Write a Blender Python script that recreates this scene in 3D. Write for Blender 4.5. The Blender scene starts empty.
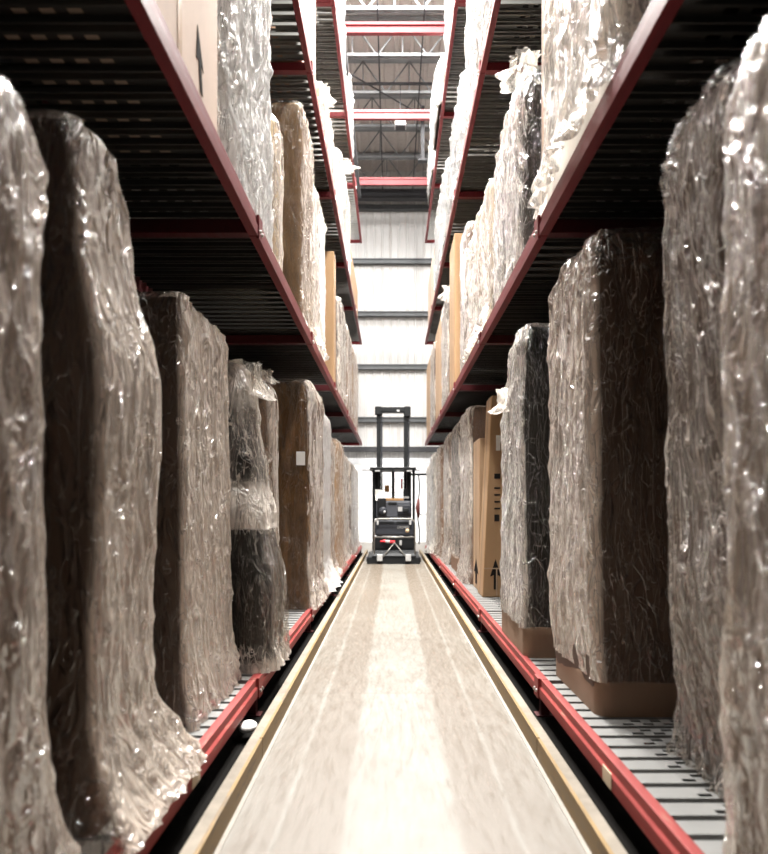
import bpy, math, random
from mathutils import Vector, noise, Matrix
random.seed(7)
PI = math.pi
scene = bpy.context.scene
COL = scene.collection

# ------------------------------------------------------------------ helpers
class MB:
    """collects boxes, tubes and prisms, builds ONE mesh object"""
    def __init__(s): s.v = []; s.f = []
    def add(s, vs, fs):
        o = len(s.v); s.v += [tuple(p) for p in vs]; s.f += [tuple(i + o for i in f) for f in fs]; return s
    def box(s, x0, x1, y0, y1, z0, z1):
        if x0 > x1: x0, x1 = x1, x0
        if y0 > y1: y0, y1 = y1, y0
        vs = [(x, y, z) for z in (z0, z1) for y in (y0, y1) for x in (x0, x1)]
        return s.add(vs, [(0, 2, 3, 1), (4, 5, 7, 6), (0, 1, 5, 4), (2, 6, 7, 3), (0, 4, 6, 2), (1, 3, 7, 5)])
    def prism_y(s, prof, y0, y1):
        n = len(prof)
        vs = [(x, y0, z) for x, z in prof] + [(x, y1, z) for x, z in prof]
        return s.add(vs, [(i, (i + 1) % n, (i + 1) % n + n, i + n) for i in range(n)] +
                     [tuple(range(n))[::-1], tuple(range(n, 2 * n))])
    def prism_x(s, prof, x0, x1):
        n = len(prof)
        vs = [(x0, y, z) for y, z in prof] + [(x1, y, z) for y, z in prof]
        return s.add(vs, [(i, (i + 1) % n, (i + 1) % n + n, i + n) for i in range(n)] +
                     [tuple(range(n))[::-1], tuple(range(n, 2 * n))])
    def tube(s, pts, r, n=8, closed=False):
        pts = [Vector(p) for p in pts]; N = len(pts); rings = []
        for i, p in enumerate(pts):
            if closed: t = pts[(i + 1) % N] - pts[i - 1]
            else: t = pts[min(i + 1, N - 1)] - pts[max(i - 1, 0)]
            t.normalize()
            ref = Vector((0, 0, 1)) if abs(t.z) < .9 else Vector((0, 1, 0))
            a = t.cross(ref).normalized(); b = t.cross(a)
            rr = r[i] if isinstance(r, (list, tuple)) else r
            rings.append([p + a * math.cos(2 * PI * k / n) * rr + b * math.sin(2 * PI * k / n) * rr for k in range(n)])
        vs = [q for g in rings for q in g]; fs = []
        for i in range(N if closed else N - 1):
            j = (i + 1) % N
            for k in range(n): fs.append((i * n + k, i * n + (k + 1) % n, j * n + (k + 1) % n, j * n + k))
        if not closed: fs += [tuple(range(n))[::-1], tuple((N - 1) * n + k for k in range(n))]
        return s.add(vs, fs)
    def ball(s, c, r, sx=1, sy=1, sz=1, n=12):
        vs = [(c[0], c[1], c[2] + r * sz)]
        for i in range(1, n):
            a = PI * i / n
            for k in range(n): vs.append((c[0] + sx * r * math.sin(a) * math.cos(2 * PI * k / n), c[1] + sy * r * math.sin(a) * math.sin(2 * PI * k / n), c[2] + sz * r * math.cos(a)))
        vs.append((c[0], c[1], c[2] - r * sz)); fs = [(0, 1 + k, 1 + (k + 1) % n) for k in range(n)]
        for i in range(n - 2):
            for k in range(n): fs.append((1 + i * n + k, 1 + (i + 1) * n + k, 1 + (i + 1) * n + (k + 1) % n, 1 + i * n + (k + 1) % n))
        L = len(vs) - 1; b = 1 + (n - 2) * n
        fs += [(L, b + (k + 1) % n, b + k) for k in range(n)]
        return s.add(vs, fs)
    def build(s, name, mat, parent=None, smooth=False, bevel=0):
        me = bpy.data.meshes.new(name); me.from_pydata(s.v, [], s.f); me.update()
        return link(name, me, mat, parent, smooth, bevel)

def link(name, me, mat, parent=None, smooth=False, bevel=0):
    o = bpy.data.objects.new(name, me); COL.objects.link(o)
    if mat: me.materials.append(mat)
    if smooth: me.polygons.foreach_set('use_smooth', [True] * len(me.polygons))
    if bevel:
        m = o.modifiers.new('bevel', 'BEVEL'); m.width = bevel; m.segments = 2; m.limit_method = 'ANGLE'
    if parent:
        o.parent = parent; o.matrix_parent_inverse = Matrix.Translation(-Vector(parent.location))
    return o

def thing(name, label, cat, loc=(0, 0, 0), group=None):
    o = bpy.data.objects.new(name, None); COL.objects.link(o); o.location = loc; o.empty_display_size = .1
    return tag(o, label, cat, group)
def tag(o, label, cat, group=None):
    o['label'] = label; o['category'] = cat
    if group: o['group'] = group
    return o
def struct(o): o['kind'] = 'structure'; return o

# ------------------------------------------------------------------ materials
def mat(name):
    m = bpy.data.materials.new(name); m.use_nodes = True
    nt = m.node_tree; nt.nodes.clear()
    out = nt.nodes.new('ShaderNodeOutputMaterial'); return m, nt, out
def N(nt, t, **k):
    n = nt.nodes.new(t)
    for a, b in k.items(): setattr(n, a, b)
    return n
def ramp(nt, src, stops, interp='LINEAR'):
    r = N(nt, 'ShaderNodeValToRGB'); r.color_ramp.interpolation = interp; e = r.color_ramp.elements
    while len(e) < len(stops): e.new(.5)
    for i, (p, c) in enumerate(stops):
        e[i].position = p
        e[i].color = (c, c, c, 1) if isinstance(c, (int, float)) else (*c, 1)
    nt.links.new(src, r.inputs[0]); return r.outputs[0]
def noise_tex(nt, scale=(1, 1, 1), freq=1, detail=4, rough=.6, dist=0, coord='Object', kind=None):
    tc = N(nt, 'ShaderNodeTexCoord'); mp = N(nt, 'ShaderNodeMapping'); mp.inputs['Scale'].default_value = scale
    nt.links.new(tc.outputs[coord], mp.inputs[0])
    t = N(nt, 'ShaderNodeTexNoise')
    if kind: t.noise_type = kind
    t.inputs['Scale'].default_value = freq; t.inputs['Detail'].default_value = detail
    t.inputs['Roughness'].default_value = rough; t.inputs['Distortion'].default_value = dist
    nt.links.new(mp.outputs[0], t.inputs['Vector']); return t.outputs['Fac']
def simple(name, col, rough=.6, metal=0, var=.15, vscale=(1, 1, 1), freq=6, bump=0, bfreq=30, spec=.3):
    m, nt, out = mat(name); p = N(nt, 'ShaderNodeBsdfPrincipled')
    f = noise_tex(nt, vscale, freq, 6)
    c = ramp(nt, f, [(.25, tuple(x * (1 - var) for x in col)), (.75, tuple(min(1, x * (1 + var)) for x in col))])
    nt.links.new(c, p.inputs['Base Color']); p.inputs['Roughness'].default_value = rough
    p.inputs['Metallic'].default_value = metal; p.inputs['Specular IOR Level'].default_value = spec
    if bump:
        b = N(nt, 'ShaderNodeBump'); b.inputs['Strength'].default_value = bump; b.inputs['Distance'].default_value = .01
        nt.links.new(noise_tex(nt, vscale, bfreq, 5), b.inputs['Height']); nt.links.new(b.outputs[0], p.inputs['Normal'])
    nt.links.new(p.outputs[0], out.inputs[0]); return m

def paint(name, col, worn, amt=.62, rough=.45):
    """painted steel with worn, scratched patches"""
    m, nt, out = mat(name); p = N(nt, 'ShaderNodeBsdfPrincipled')
    f = noise_tex(nt, (9, .8, 9), 2.5, 8, .75)
    c = ramp(nt, f, [(.3, tuple(x * .7 for x in col)), (.5, col), (amt, tuple(min(1, x * 1.15) for x in col)), (amt + .08, worn)])
    nt.links.new(c, p.inputs['Base Color'])
    nt.links.new(ramp(nt, f, [(.3, rough), (.7, rough + .2)]), p.inputs['Roughness']); p.inputs['Specular IOR Level'].default_value = .3
    nt.links.new(p.outputs[0], out.inputs[0]); return m

RED = paint('red_rack_paint', (0.136, 0.0104, 0.0144), (0.216, 0.08, 0.072), .64)
RED_LOW = paint('red_beam_paint_scuffed', (0.24, 0.032, 0.0288), (0.264, 0.12, 0.088), .57)
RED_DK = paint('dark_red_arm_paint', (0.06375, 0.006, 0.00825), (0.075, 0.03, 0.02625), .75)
YEL = paint('yellow_rail_paint', (0.187, 0.1148, 0.0357), (0.1275, 0.08925, 0.051), .52)
CURB = simple('curb_concrete', (0.1872, 0.1638, 0.1326), .9, var=.3, freq=5, bump=.3)
GALV_SHADED = simple('galvanised_deck_shaded', (0.0612, 0.05976, 0.05616), .36, .35, var=.18, vscale=(1, 4, 1), freq=3)  # same planks, darkened to paint shade under the second level
GALV_HALFSHADE = simple('galvanised_deck_halfshade', (0.16, 0.16, 0.152), .36, .35, var=.18, vscale=(1, 4, 1), freq=3)  # same planks, mid tone paints the softer shade under the upper levels
GALV_LIT = simple('galvanised_deck_lit', (0.264, 0.264, 0.256), .5, .1, var=.12, vscale=(1, 4, 1), freq=3)  # same planks, lightened to paint the light on the bottom deck
GLOSSB = simple('golden_brown_cover', (0.1445, 0.08075, 0.0323), .3, var=.5, vscale=(4, 4, 1), freq=4, bump=.7, bfreq=9)
DARKSTEEL = simple('dark_steel', (0.03, 0.03, 0.033), .5, .3)
GIRT = simple('grey_girt_steel', (0.07, 0.0735, 0.077), .5, .2)
JOIST = simple('grey_joist_paint', (0.15, 0.155, 0.16), .5, .1)
BOLT = simple('bolt_zinc', (.6, .6, .58), .3, .9)
CARD = simple('cardboard', (0.4, 0.272, 0.168), .85, var=.1, vscale=(1, 1, .4), freq=2, bump=.12)
CARD_PALE = simple('cardboard_pale', (0.4368, 0.3276, 0.2574), .85, var=.1, vscale=(1, 1, .4), freq=2, bump=.12)
CARD_DK = simple('cardboard_brown', (0.2475, 0.1613, 0.1087), .85, var=.12, vscale=(1, 1, .4), freq=2, bump=.12)
CARD_OR = simple('cardboard_orange', (0.368, 0.232, 0.124), .8, var=.08, vscale=(1, 1, .4), freq=2, bump=.1)
PINKISH = simple('beige_carton', (0.2465, 0.1615, 0.119), .8, var=.10, vscale=(2, 2, .5), freq=3, bump=.08)
GREIGE = simple('taupe_cover', (.17, .12, .095), .8, var=.10, vscale=(2, 2, .5), freq=3, bump=.08)
CREAM = simple('cream_cover', (.66, .56, .40), .7, var=.12, vscale=(2, 2, .5), freq=4, bump=.5, bfreq=14)
WHITEC = simple('white_foam_cover', (.78, .77, .75), .7, var=.08, vscale=(2, 2, .5), freq=4, bump=.4, bfreq=12)
GREYC = simple('grey_white_foam', (0.294, 0.294, 0.287), .7, var=.08, vscale=(2, 2, .5), freq=4, bump=.4, bfreq=12)
BLACKF = simple('black_fabric', (0.0154, 0.014, 0.0126), .42, var=.3, vscale=(3, 3, 1), freq=4, bump=.4, bfreq=16)
BROWNF = simple('dark_brown_cover', (0.0595, 0.0385, 0.0266), .4, var=.35, vscale=(3, 3, .7), freq=4, bump=.5, bfreq=14)
KRAFT = simple('brown_kraft_paper', (0.168, 0.108, 0.056), .42, var=.3, vscale=(3, 3, .8), freq=5, bump=.7, bfreq=9)
TAPE = simple('parcel_tape', (.44, .32, .22), .25, var=.1)
INK = simple('black_print', (.02, .018, .017), .95, spec=.02)
PAPER = simple('white_paper', (.85, .84, .80), .7, var=.03)

def film(name, milk_lo, milk_hi, gloss=.35, tint=(.9, .87, .83), white=(.90, .81, .72), freq=2.4, vs=(2.2, 2.2, .62), bump=.9, thr=(.42, .62)):
    """crumpled clear polythene: clear between the folds, milky on the creases, glossy all over"""
    m, nt, out = mat(name)
    f1 = noise_tex(nt, vs, freq, 3, .5, 1.2)
    f2 = noise_tex(nt, (vs[1] * 1.3, vs[1] * 1.3, vs[2] * 2.2), freq * 1.35, 1.5, .5, 2.2)
    # creases: noise crossing .5 makes thin lines
    def crease(src, w):
        a = N(nt, 'ShaderNodeMath', operation='SUBTRACT'); a.inputs[1].default_value = .5; nt.links.new(src, a.inputs[0])
        b = N(nt, 'ShaderNodeMath', operation='ABSOLUTE'); nt.links.new(a.outputs[0], b.inputs[0])
        return ramp(nt, b.outputs[0], [(0, 1), (w, 0)])
    f3 = noise_tex(nt, (vs[0] * 2.2, vs[0] * 2.2, vs[2] * .5), freq * 1.1, 0, .5, 2.4)
    c1 = crease(f1, .014); c2 = crease(f2, .012); c3 = crease(f3, .014)
    s = N(nt, 'ShaderNodeMath', operation='MAXIMUM'); nt.links.new(c1, s.inputs[0]); nt.links.new(c2, s.inputs[1])
    s0 = s; s = N(nt, 'ShaderNodeMath', operation='MAXIMUM'); nt.links.new(s0.outputs[0], s.inputs[0]); nt.links.new(c3, s.inputs[1])
    base = ramp(nt, f1, [(thr[0], milk_lo), (thr[1], milk_hi)])
    at = N(nt, 'ShaderNodeAttribute', attribute_name='milk')
    m1 = N(nt, 'ShaderNodeMath', operation='MULTIPLY'); m1.inputs[1].default_value = .75; nt.links.new(s.outputs[0], m1.inputs[0])
    m2 = N(nt, 'ShaderNodeMath', operation='ADD'); nt.links.new(m1.outputs[0], m2.inputs[0]); nt.links.new(base, m2.inputs[1])
    m3 = N(nt, 'ShaderNodeMath', operation='MULTIPLY', use_clamp=True); nt.links.new(m2.outputs[0], m3.inputs[0]); nt.links.new(at.outputs['Fac'], m3.inputs[1])
    ex = N(nt, 'ShaderNodeMath', operation='SUBTRACT'); ex.inputs[1].default_value = 4; nt.links.new(at.outputs['Fac'], ex.inputs[0])
    e2 = N(nt, 'ShaderNodeMath', operation='MULTIPLY', use_clamp=True); e2.inputs[1].default_value = .4; nt.links.new(ex.outputs[0], e2.inputs[0])
    m4 = N(nt, 'ShaderNodeMath', operation='ADD', use_clamp=True); nt.links.new(m3.outputs[0], m4.inputs[0]); nt.links.new(e2.outputs[0], m4.inputs[1]); m3 = m4
    mn = N(nt, 'ShaderNodeMath', operation='MINIMUM'); mn.inputs[1].default_value = .93; nt.links.new(m3.outputs[0], mn.inputs[0])
    h = N(nt, 'ShaderNodeMath', operation='MULTIPLY_ADD'); h.inputs[1].default_value = .12; nt.links.new(s.outputs[0], h.inputs[0]); nt.links.new(f1, h.inputs[0]) if False else None
    h2 = N(nt, 'ShaderNodeMath', operation='MULTIPLY'); h2.inputs[1].default_value = .5; nt.links.new(f2, h2.inputs[0]); nt.links.new(h2.outputs[0], h.inputs[2])
    b = N(nt, 'ShaderNodeBump'); b.inputs['Strength'].default_value = bump; b.inputs['Distance'].default_value = .10
    nt.links.new(h.outputs[0], b.inputs['Height'])
    tr = N(nt, 'ShaderNodeBsdfTransparent'); tr.inputs[0].default_value = (*tint, 1)
    df = N(nt, 'ShaderNodeBsdfDiffuse'); df.inputs[0].default_value = (*white, 1); nt.links.new(b.outputs[0], df.inputs['Normal'])
    tl = N(nt, 'ShaderNodeBsdfTranslucent'); tl.inputs[0].default_value = (*white, 1)
    dm = N(nt, 'ShaderNodeMixShader'); dm.inputs[0].default_value = .35
    nt.links.new(df.outputs[0], dm.inputs[1]); nt.links.new(tl.outputs[0], dm.inputs[2])
    mx = N(nt, 'ShaderNodeMixShader'); nt.links.new(mn.outputs[0], mx.inputs[0])
    nt.links.new(tr.outputs[0], mx.inputs[1]); nt.links.new(dm.outputs[0], mx.inputs[2])
    gl = N(nt, 'ShaderNodeBsdfGlossy'); gl.inputs['Roughness'].default_value = .19; nt.links.new(b.outputs[0], gl.inputs['Normal'])
    fr = N(nt, 'ShaderNodeFresnel'); fr.inputs[0].default_value = 1.38; nt.links.new(b.outputs[0], fr.inputs['Normal'])
    g2 = N(nt, 'ShaderNodeMath', operation='MULTIPLY', use_clamp=True); g2.inputs[1].default_value = gloss * 1.5; nt.links.new(fr.outputs[0], g2.inputs[0])
    fx = N(nt, 'ShaderNodeMixShader'); nt.links.new(g2.outputs[0], fx.inputs[0])
    nt.links.new(mx.outputs[0], fx.inputs[1]); nt.links.new(gl.outputs[0], fx.inputs[2])
    nt.links.new(fx.outputs[0], out.inputs[0]); return m
FILM = film('clear_film', .02, .48, thr=(.46, .60))
FILM_HAZY = film('hazy_film', .12, .75, .4, white=(.91, .85, .77), thr=(.44, .58))
FILM_WHITE = film('white_film', .75, 1.0, .3, white=(.88, .88, .87))
FILM_THIN = film('thin_film', .0, .05, .22)
FILM_DULL = film('dull_white_film', .6, 1.0, .2, white=(.34, .34, .33))
FILM_LIT = film('lit_front_film', .36, .92, .4, white=(.92, .79, .67), thr=(.42, .60))  # dense pale haze paints the lit look of the aisle fronts
SIDE_SHADE = simple('shaded_side_cover', (0.08625, 0.054, 0.039), .7, var=.15, vscale=(2, 2, .5), freq=3, bump=.1)  # body darkened to paint the shade on sides facing the camera
FILM_BUBBLE = film('bubble_film', .35, .85, .3, freq=9, vs=(2, 2, 1.6))

# ------------------------------------------------------------------ room numbers
XL, XR = .82, .90            # rack faces left / right of the camera
YE = 19.75                   # far end of the racks
Y0 = -1.55
JY = [-1.5, 1.45, 4.4, 7.35, 10.35, 13.35, 16.3, YE - .1]
LZ = [.13, 2.95, 5.72, 8.50]    # underside of the beams
TOPZ = [.24, 3.08, 5.85, 8.63]

# ------------------------------------------------------------------ setting
def make_floor():
    m, nt, out = mat('polished_concrete'); p = N(nt, 'ShaderNodeBsdfPrincipled')
    tc = N(nt, 'ShaderNodeTexCoord'); sp = N(nt, 'ShaderNodeSeparateXYZ'); nt.links.new(tc.outputs['Object'], sp.inputs[0])
    wob = noise_tex(nt, (3, .35, 1), 2.2, 5, .65)
    w = N(nt, 'ShaderNodeMath', operation='MULTIPLY_ADD'); w.inputs[1].default_value = .05; nt.links.new(wob, w.inputs[0]); nt.links.new(sp.outputs['X'], w.inputs[2])
    mr = N(nt, 'ShaderNodeMapRange'); mr.inputs[1].default_value = -.75 + .025; mr.inputs[2].default_value = .85 + .025
    nt.links.new(w.outputs[0], mr.inputs[0])
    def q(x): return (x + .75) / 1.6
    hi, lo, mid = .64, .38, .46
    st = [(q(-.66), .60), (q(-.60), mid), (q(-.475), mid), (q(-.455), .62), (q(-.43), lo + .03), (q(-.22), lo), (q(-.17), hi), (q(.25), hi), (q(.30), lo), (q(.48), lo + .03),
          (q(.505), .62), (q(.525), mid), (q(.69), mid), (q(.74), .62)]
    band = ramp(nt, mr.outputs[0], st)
    n1 = noise_tex(nt, (1, .5, 1), 1.6, 8, .7); n2 = noise_tex(nt, (4, .5, 1), 7, 6, .7)
    n3 = noise_tex(nt, (1, 1, 1), 3.1, 3, .5)
    stain = ramp(nt, n1, [(.3, .72), (.62, 1.05)]); fine = ramp(nt, n2, [(.3, .88), (.7, 1.06)]); spots = ramp(nt, n3, [(.68, 1.0), (.76, .72)])
    def mul(a, b):
        k = N(nt, 'ShaderNodeMath', operation='MULTIPLY'); nt.links.new(a, k.inputs[0]); nt.links.new(b, k.inputs[1]); return k.outputs[0]
    # sawn joints across the aisle every 3.05 m
    ja = N(nt, 'ShaderNodeMath', operation='PINGPONG'); ja.inputs[1].default_value = 1.525
    jo = N(nt, 'ShaderNodeMath', operation='ADD'); jo.inputs[1].default_value = 1.1; nt.links.new(sp.outputs['Y'], jo.inputs[0]); nt.links.new(jo.outputs[0], ja.inputs[0])
    joint = ramp(nt, ja.outputs[0], [(.004, .55), (.008, 1.0)])
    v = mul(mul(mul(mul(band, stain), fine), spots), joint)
    c = ramp(nt, v, [(0, (.0, .0, .0)), (.25, (.09, .07, .05)), (.40, (.10, .082, .062)), (.62, (.150, .141, .122))])
    nt.links.new(c, p.inputs['Base Color'])
    nt.links.new(ramp(nt, n2, [(.3, .35), (.7, .6)]), p.inputs['Roughness'])
    b = N(nt, 'ShaderNodeBump'); b.inputs['Strength'].default_value = .15; b.inputs['Distance'].default_value = .005
    nt.links.new(n2, b.inputs['Height']); nt.links.new(b.outputs[0], p.inputs['Normal'])
    nt.links.new(p.outputs[0], out.inputs[0])
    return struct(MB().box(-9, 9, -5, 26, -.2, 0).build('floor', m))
make_floor()

for sx, nm in ((-1, 'left'), (1, 'right')):
    struct(MB().box(sx * (.735 if sx < 0 else .815), sx * 2.3, -3, YE, 0, .004).build('floor_%s' % nm, simple('under_rack_shade', (.010, .0095, .009), 1.0, spec=0)))  # near-black sheet paints the shade in the gutter and under the rack
def ribbed(name, col, dirty):
    m, nt, out = mat(name); p = N(nt, 'ShaderNodeBsdfPrincipled')
    f = noise_tex(nt, (5, 5, .35), 1.5, 7, .7)
    c = ramp(nt, f, [(.28, dirty), (.5, col), (.8, tuple(min(1, x * 1.05) for x in col))])
    nt.links.new(c, p.inputs['Base Color']); p.inputs['Roughness'].default_value = .5
    nt.links.new(p.outputs[0], out.inputs[0]); return m
WALLM = ribbed('white_metal_panel', (0.4216, 0.4148, 0.408), (0.306, 0.2856, 0.2652))
def ribbed_wall(name, horizontal, a0, a1, pos, z0, z1, side):
    b = MB(); pitch = .3; n = int((a1 - a0) / pitch); prof = []
    for i in range(n):
        u = a0 + i * pitch
        prof += [(u, 0), (u + .20, 0), (u + .225, .028), (u + .275, .028)]
    prof.append((a0 + n * pitch, 0))
    vs = []; fs = []
    for (u, d) in prof:
        for z in (z0, z1):
            vs.append((u, pos - d, z) if horizontal else (pos - side * d, u, z))
    for i in range(len(prof) - 1): fs.append((2 * i, 2 * i + 1, 2 * i + 3, 2 * i + 2))
    b.add(vs, fs)
    if horizontal: b.box(a0, a1, pos + .02, pos + .1, z0, z1)
    else: b.box(pos + side * .02, pos + side * .1, a0, a1, z0, z1)
    return struct(b.build(name, WALLM))
YW = 26.0; ZC = 13.4
ribbed_wall('wall_end', True, -9, 9, YW, 3.0, ZC, 1)
ribbed_wall('wall_left', False, -5, 26, -9, 0, ZC, -1)
ribbed_wall('wall_right', False, -5, 26, 9, 0, ZC, 1)
struct(MB().box(-9, 9, -5.1, -5, 0, ZC).build('wall_back', simple('dark_back_wall', (.2, .2, .2), .8)))
# painted block wall under the panels
def blockmat():
    m, nt, out = mat('painted_blocks'); p = N(nt, 'ShaderNodeBsdfPrincipled')
    tc = N(nt, 'ShaderNodeTexCoord'); mp = N(nt, 'ShaderNodeMapping'); mp.inputs['Rotation'].default_value = (PI / 2, 0, 0)
    nt.links.new(tc.outputs['Object'], mp.inputs[0])
    br = N(nt, 'ShaderNodeTexBrick'); br.inputs['Scale'].default_value = 1; br.inputs['Brick Width'].default_value = .4; br.inputs['Row Height'].default_value = .2
    br.inputs['Mortar Size'].default_value = .008; br.inputs['Color1'].default_value = (.80, .80, .80, 1); br.inputs['Color2'].default_value = (.76, .77, .78, 1); br.inputs['Mortar'].default_value = (.55, .56, .58, 1)
    nt.links.new(mp.outputs[0], br.inputs['Vector']); nt.links.new(br.outputs[0], p.inputs['Base Color']); p.inputs['Roughness'].default_value = .6
    nt.links.new(p.outputs[0], out.inputs[0]); return m
struct(MB().box(-9, 9, YW - .15, YW + .1, 0, 2.95).build('wall_end_base', blockmat()))
struct(MB().box(-9, 9, YW - .17, YW + .02, 2.80, 3.02).build('trim_1', simple('grey_sill', (.45, .46, .48), .6)))
TAN = simple('tan_flashing', (.42, .33, .25), .7)
k = 2
for z in (3.32,):
    struct(MB().box(-9, 9, YW - .3, YW - .12, z - .08, z + .1).build('trim_%d' % k, DARKSTEEL)); k += 1
for z in (4.40, 6.29, 8.19, 10.08, 12.0):
    b = MB().prism_x([(YW - .24, z - .09), (YW - .03, z - .09), (YW - .03, z + .09), (YW - .24, z + .09), (YW - .24, z + .05), (YW - .2, z + .05), (YW - .2, z - .05), (YW - .24, z - .05)], -9, 9)
    struct(b.build('trim_%d' % k, GIRT)); k += 1
# roof deck and joists
ROOF = ribbed('roof_deck_panel', (0.432, 0.3888, 0.3672), (0.36, 0.3024, 0.2808))
b = MB()
vs = []; fs = []; prof = []
for i in range(int(18 / .4)):
    u = -9 + i * .4; prof += [(u, 0), (u + .25, 0), (u + .28, .05), (u + .37, .05)]
prof.append((9, 0))
for (u, d) in prof:
    for y in (-5, 26): vs.append((u, y, ZC - d))
fs = [(2 * i, 2 * i + 1, 2 * i + 3, 2 * i + 2) for i in range(len(prof) - 1)]
b.add(vs, fs); b.box(-9, 9, -5, 26, ZC + .01, ZC + .1)
struct(b.build('ceiling', ROOF))
def joist(y, label, zb=12.35, zt=13.25, ph=0.0):
    t = thing('roof_joist', label, 'roof joist', (0, y, zb), 'open-web joists under the roof deck')
    MB().box(-9, 9, y - .09, y - .02, zb, zb + .06).box(-9, 9, y + .02, y + .09, zb, zb + .06).box(-9, 9, y - .09, y + .09, zb + .055, zb + .07).build('bottom_chord', JOIST, t)
    MB().box(-9, 9, y - .09, y + .09, zt, zt + .08).build('top_chord', JOIST, t)
    w = MB(); x = -8.8 + ph; up = True
    while x < 8.6:
        w.tube([(x, y, zb + .05 if up else zt), (x + .62, y, zt if up else zb + .05)], .02, 6)
        if not up: w.tube([(x, y, zb + .05), (x, y, zt)], .016, 6)
        x += .62; up = not up
    w.build('web', JOIST, t)
YJ = [9.0, 10.8, 12.6, 14.4, 16.1, 17.75, 19.35, 21.05, 22.9, 24.6]
PL = ['high over the middle of the racks', 'second in front of the first red tie', 'in front of the first red tie, out of the near ceiling', 'just before the top edge of view',
      'grey open-web joist nearest the top of the view, above the first red tie', 'grey open-web joist just below the nearest red tie beam', 'grey open-web joist between the nearest and second red tie beams',
      'grey open-web joist just past the second red tie, behind the hanging lamp box', 'grey open-web joist before the farthest red tie beam', 'grey open-web joist closest to the white end wall']
for i, y in enumerate(YJ):
    if i < 4: continue
    joist(y, PL[i], ph=.2 * i)
tag(MB().box(-.9, 9, 25.0, 25.3, 12.0, 12.32).box(-9, -.9, 25.0, 25.3, 12.0, 12.32).build('header_beam', DARKSTEEL), 'dark wide steel header beam across the top of the end wall', 'beam')
for xx, lb in ((-.32, 'thin dark conduit under the roof, left of the hanging lamp box'), (.72, 'thin dark conduit under the roof, right of the hanging lamp box')):
    tag(MB().tube([(xx, 12, 12.3), (xx, 25.9, 12.3)], .018, 6).build('conduit', DARKSTEEL), lb, 'conduit', 'conduits below the joists')
tag(MB().tube([(-1.6, 17.6, 12.2), (1.7, 21, 12.2)], .02, 6).build('bracing_rod', DARKSTEEL), 'thin dark diagonal bracing rod crossing below the joists', 'rod')
tag(MB().box(-9, 9, 18.6, 18.66, 12.2, 12.25).build('pipe', DARKSTEEL), 'thin dark pipe across the aisle below the joists', 'pipe')
t = thing('hanging_lamp', 'boxy grey lamp hanging under the joists above the aisle centre', 'lamp', (.22, 19.0, 11.3))
MB().add([(.07, 18.85, 11.3), (.37, 18.85, 11.3), (.37, 19.15, 11.3), (.07, 19.15, 11.3), (.12, 18.9, 11.62), (.32, 18.9, 11.62), (.32, 19.1, 11.62), (.12, 19.1, 11.62)],
         [(0, 3, 2, 1), (4, 5, 6, 7), (0, 1, 5, 4), (1, 2, 6, 5), (2, 3, 7, 6), (3, 0, 4, 7)]).build('housing', simple('lamp_grey', (.55, .55, .53), .4, .2), t, bevel=.01)
MB().tube([(.22, 19, 11.62), (.22, 19, 12.4)], .012, 6).build('rod', DARKSTEEL, t)
MB().box(.09, .35, 18.87, 19.13, 11.27, 11.3).build('lens', DARKSTEEL, t)
t = thing('hanging_bracket', 'dark vertical steel bracket hanging right of the lamp box', 'bracket', (.85, 20, 10.9))
MB().box(.8, .9, 19.95, 20.05, 10.9, 12.4).build('post', DARKSTEEL, t)
MB().box(.72, .98, 19.9, 20.1, 10.86, 10.92).build('foot_plate', DARKSTEEL, t)

# ------------------------------------------------------------------ racks
def plank(b, s, xf, y, zt):
    """one perforated deck plank: two staggered rows of slots and two lips"""
    x0, x1 = xf + .045, xf + 1.12; w = .104
    ys = [0, .014, .042, .062, .090, w]
    def q(xa, xb, ya, yb):
        if s > 0: b.add([(xa, y + ya, zt), (xb, y + ya, zt), (xb, y + yb, zt), (xa, y + yb, zt)], [(0, 1, 2, 3)])
        else: b.add([(-xb, y + ya, zt), (-xa, y + ya, zt), (-xa, y + yb, zt), (-xb, y + yb, zt)], [(0, 1, 2, 3)])
    for i in (0, 2, 4): q(x0, x1, ys[i], ys[i + 1])
    for i, off in ((1, 0), (3, .05)):
        h = x0 + .19 + off; a = x0
        while h < x1 - .05:
            q(a, h, ys[i], ys[i + 1]); a = h + .052; h += .10
        q(a, x1, ys[i], ys[i + 1])
    for yy in (0, w):
        b.add([(s * x0, y + yy, zt), (s * x1, y + yy, zt), (s * x1, y + yy, zt - .03), (s * x0, y + yy, zt - .03)], [(0, 1, 2, 3)])
    for yy in (0, w - .012):
        b.add([(s * x0, y + yy, zt - .03), (s * x1, y + yy, zt - .03), (s * x1, y + yy + .012, zt - .03), (s * x0, y + yy + .012, zt - .03)], [(0, 1, 2, 3)])

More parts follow.
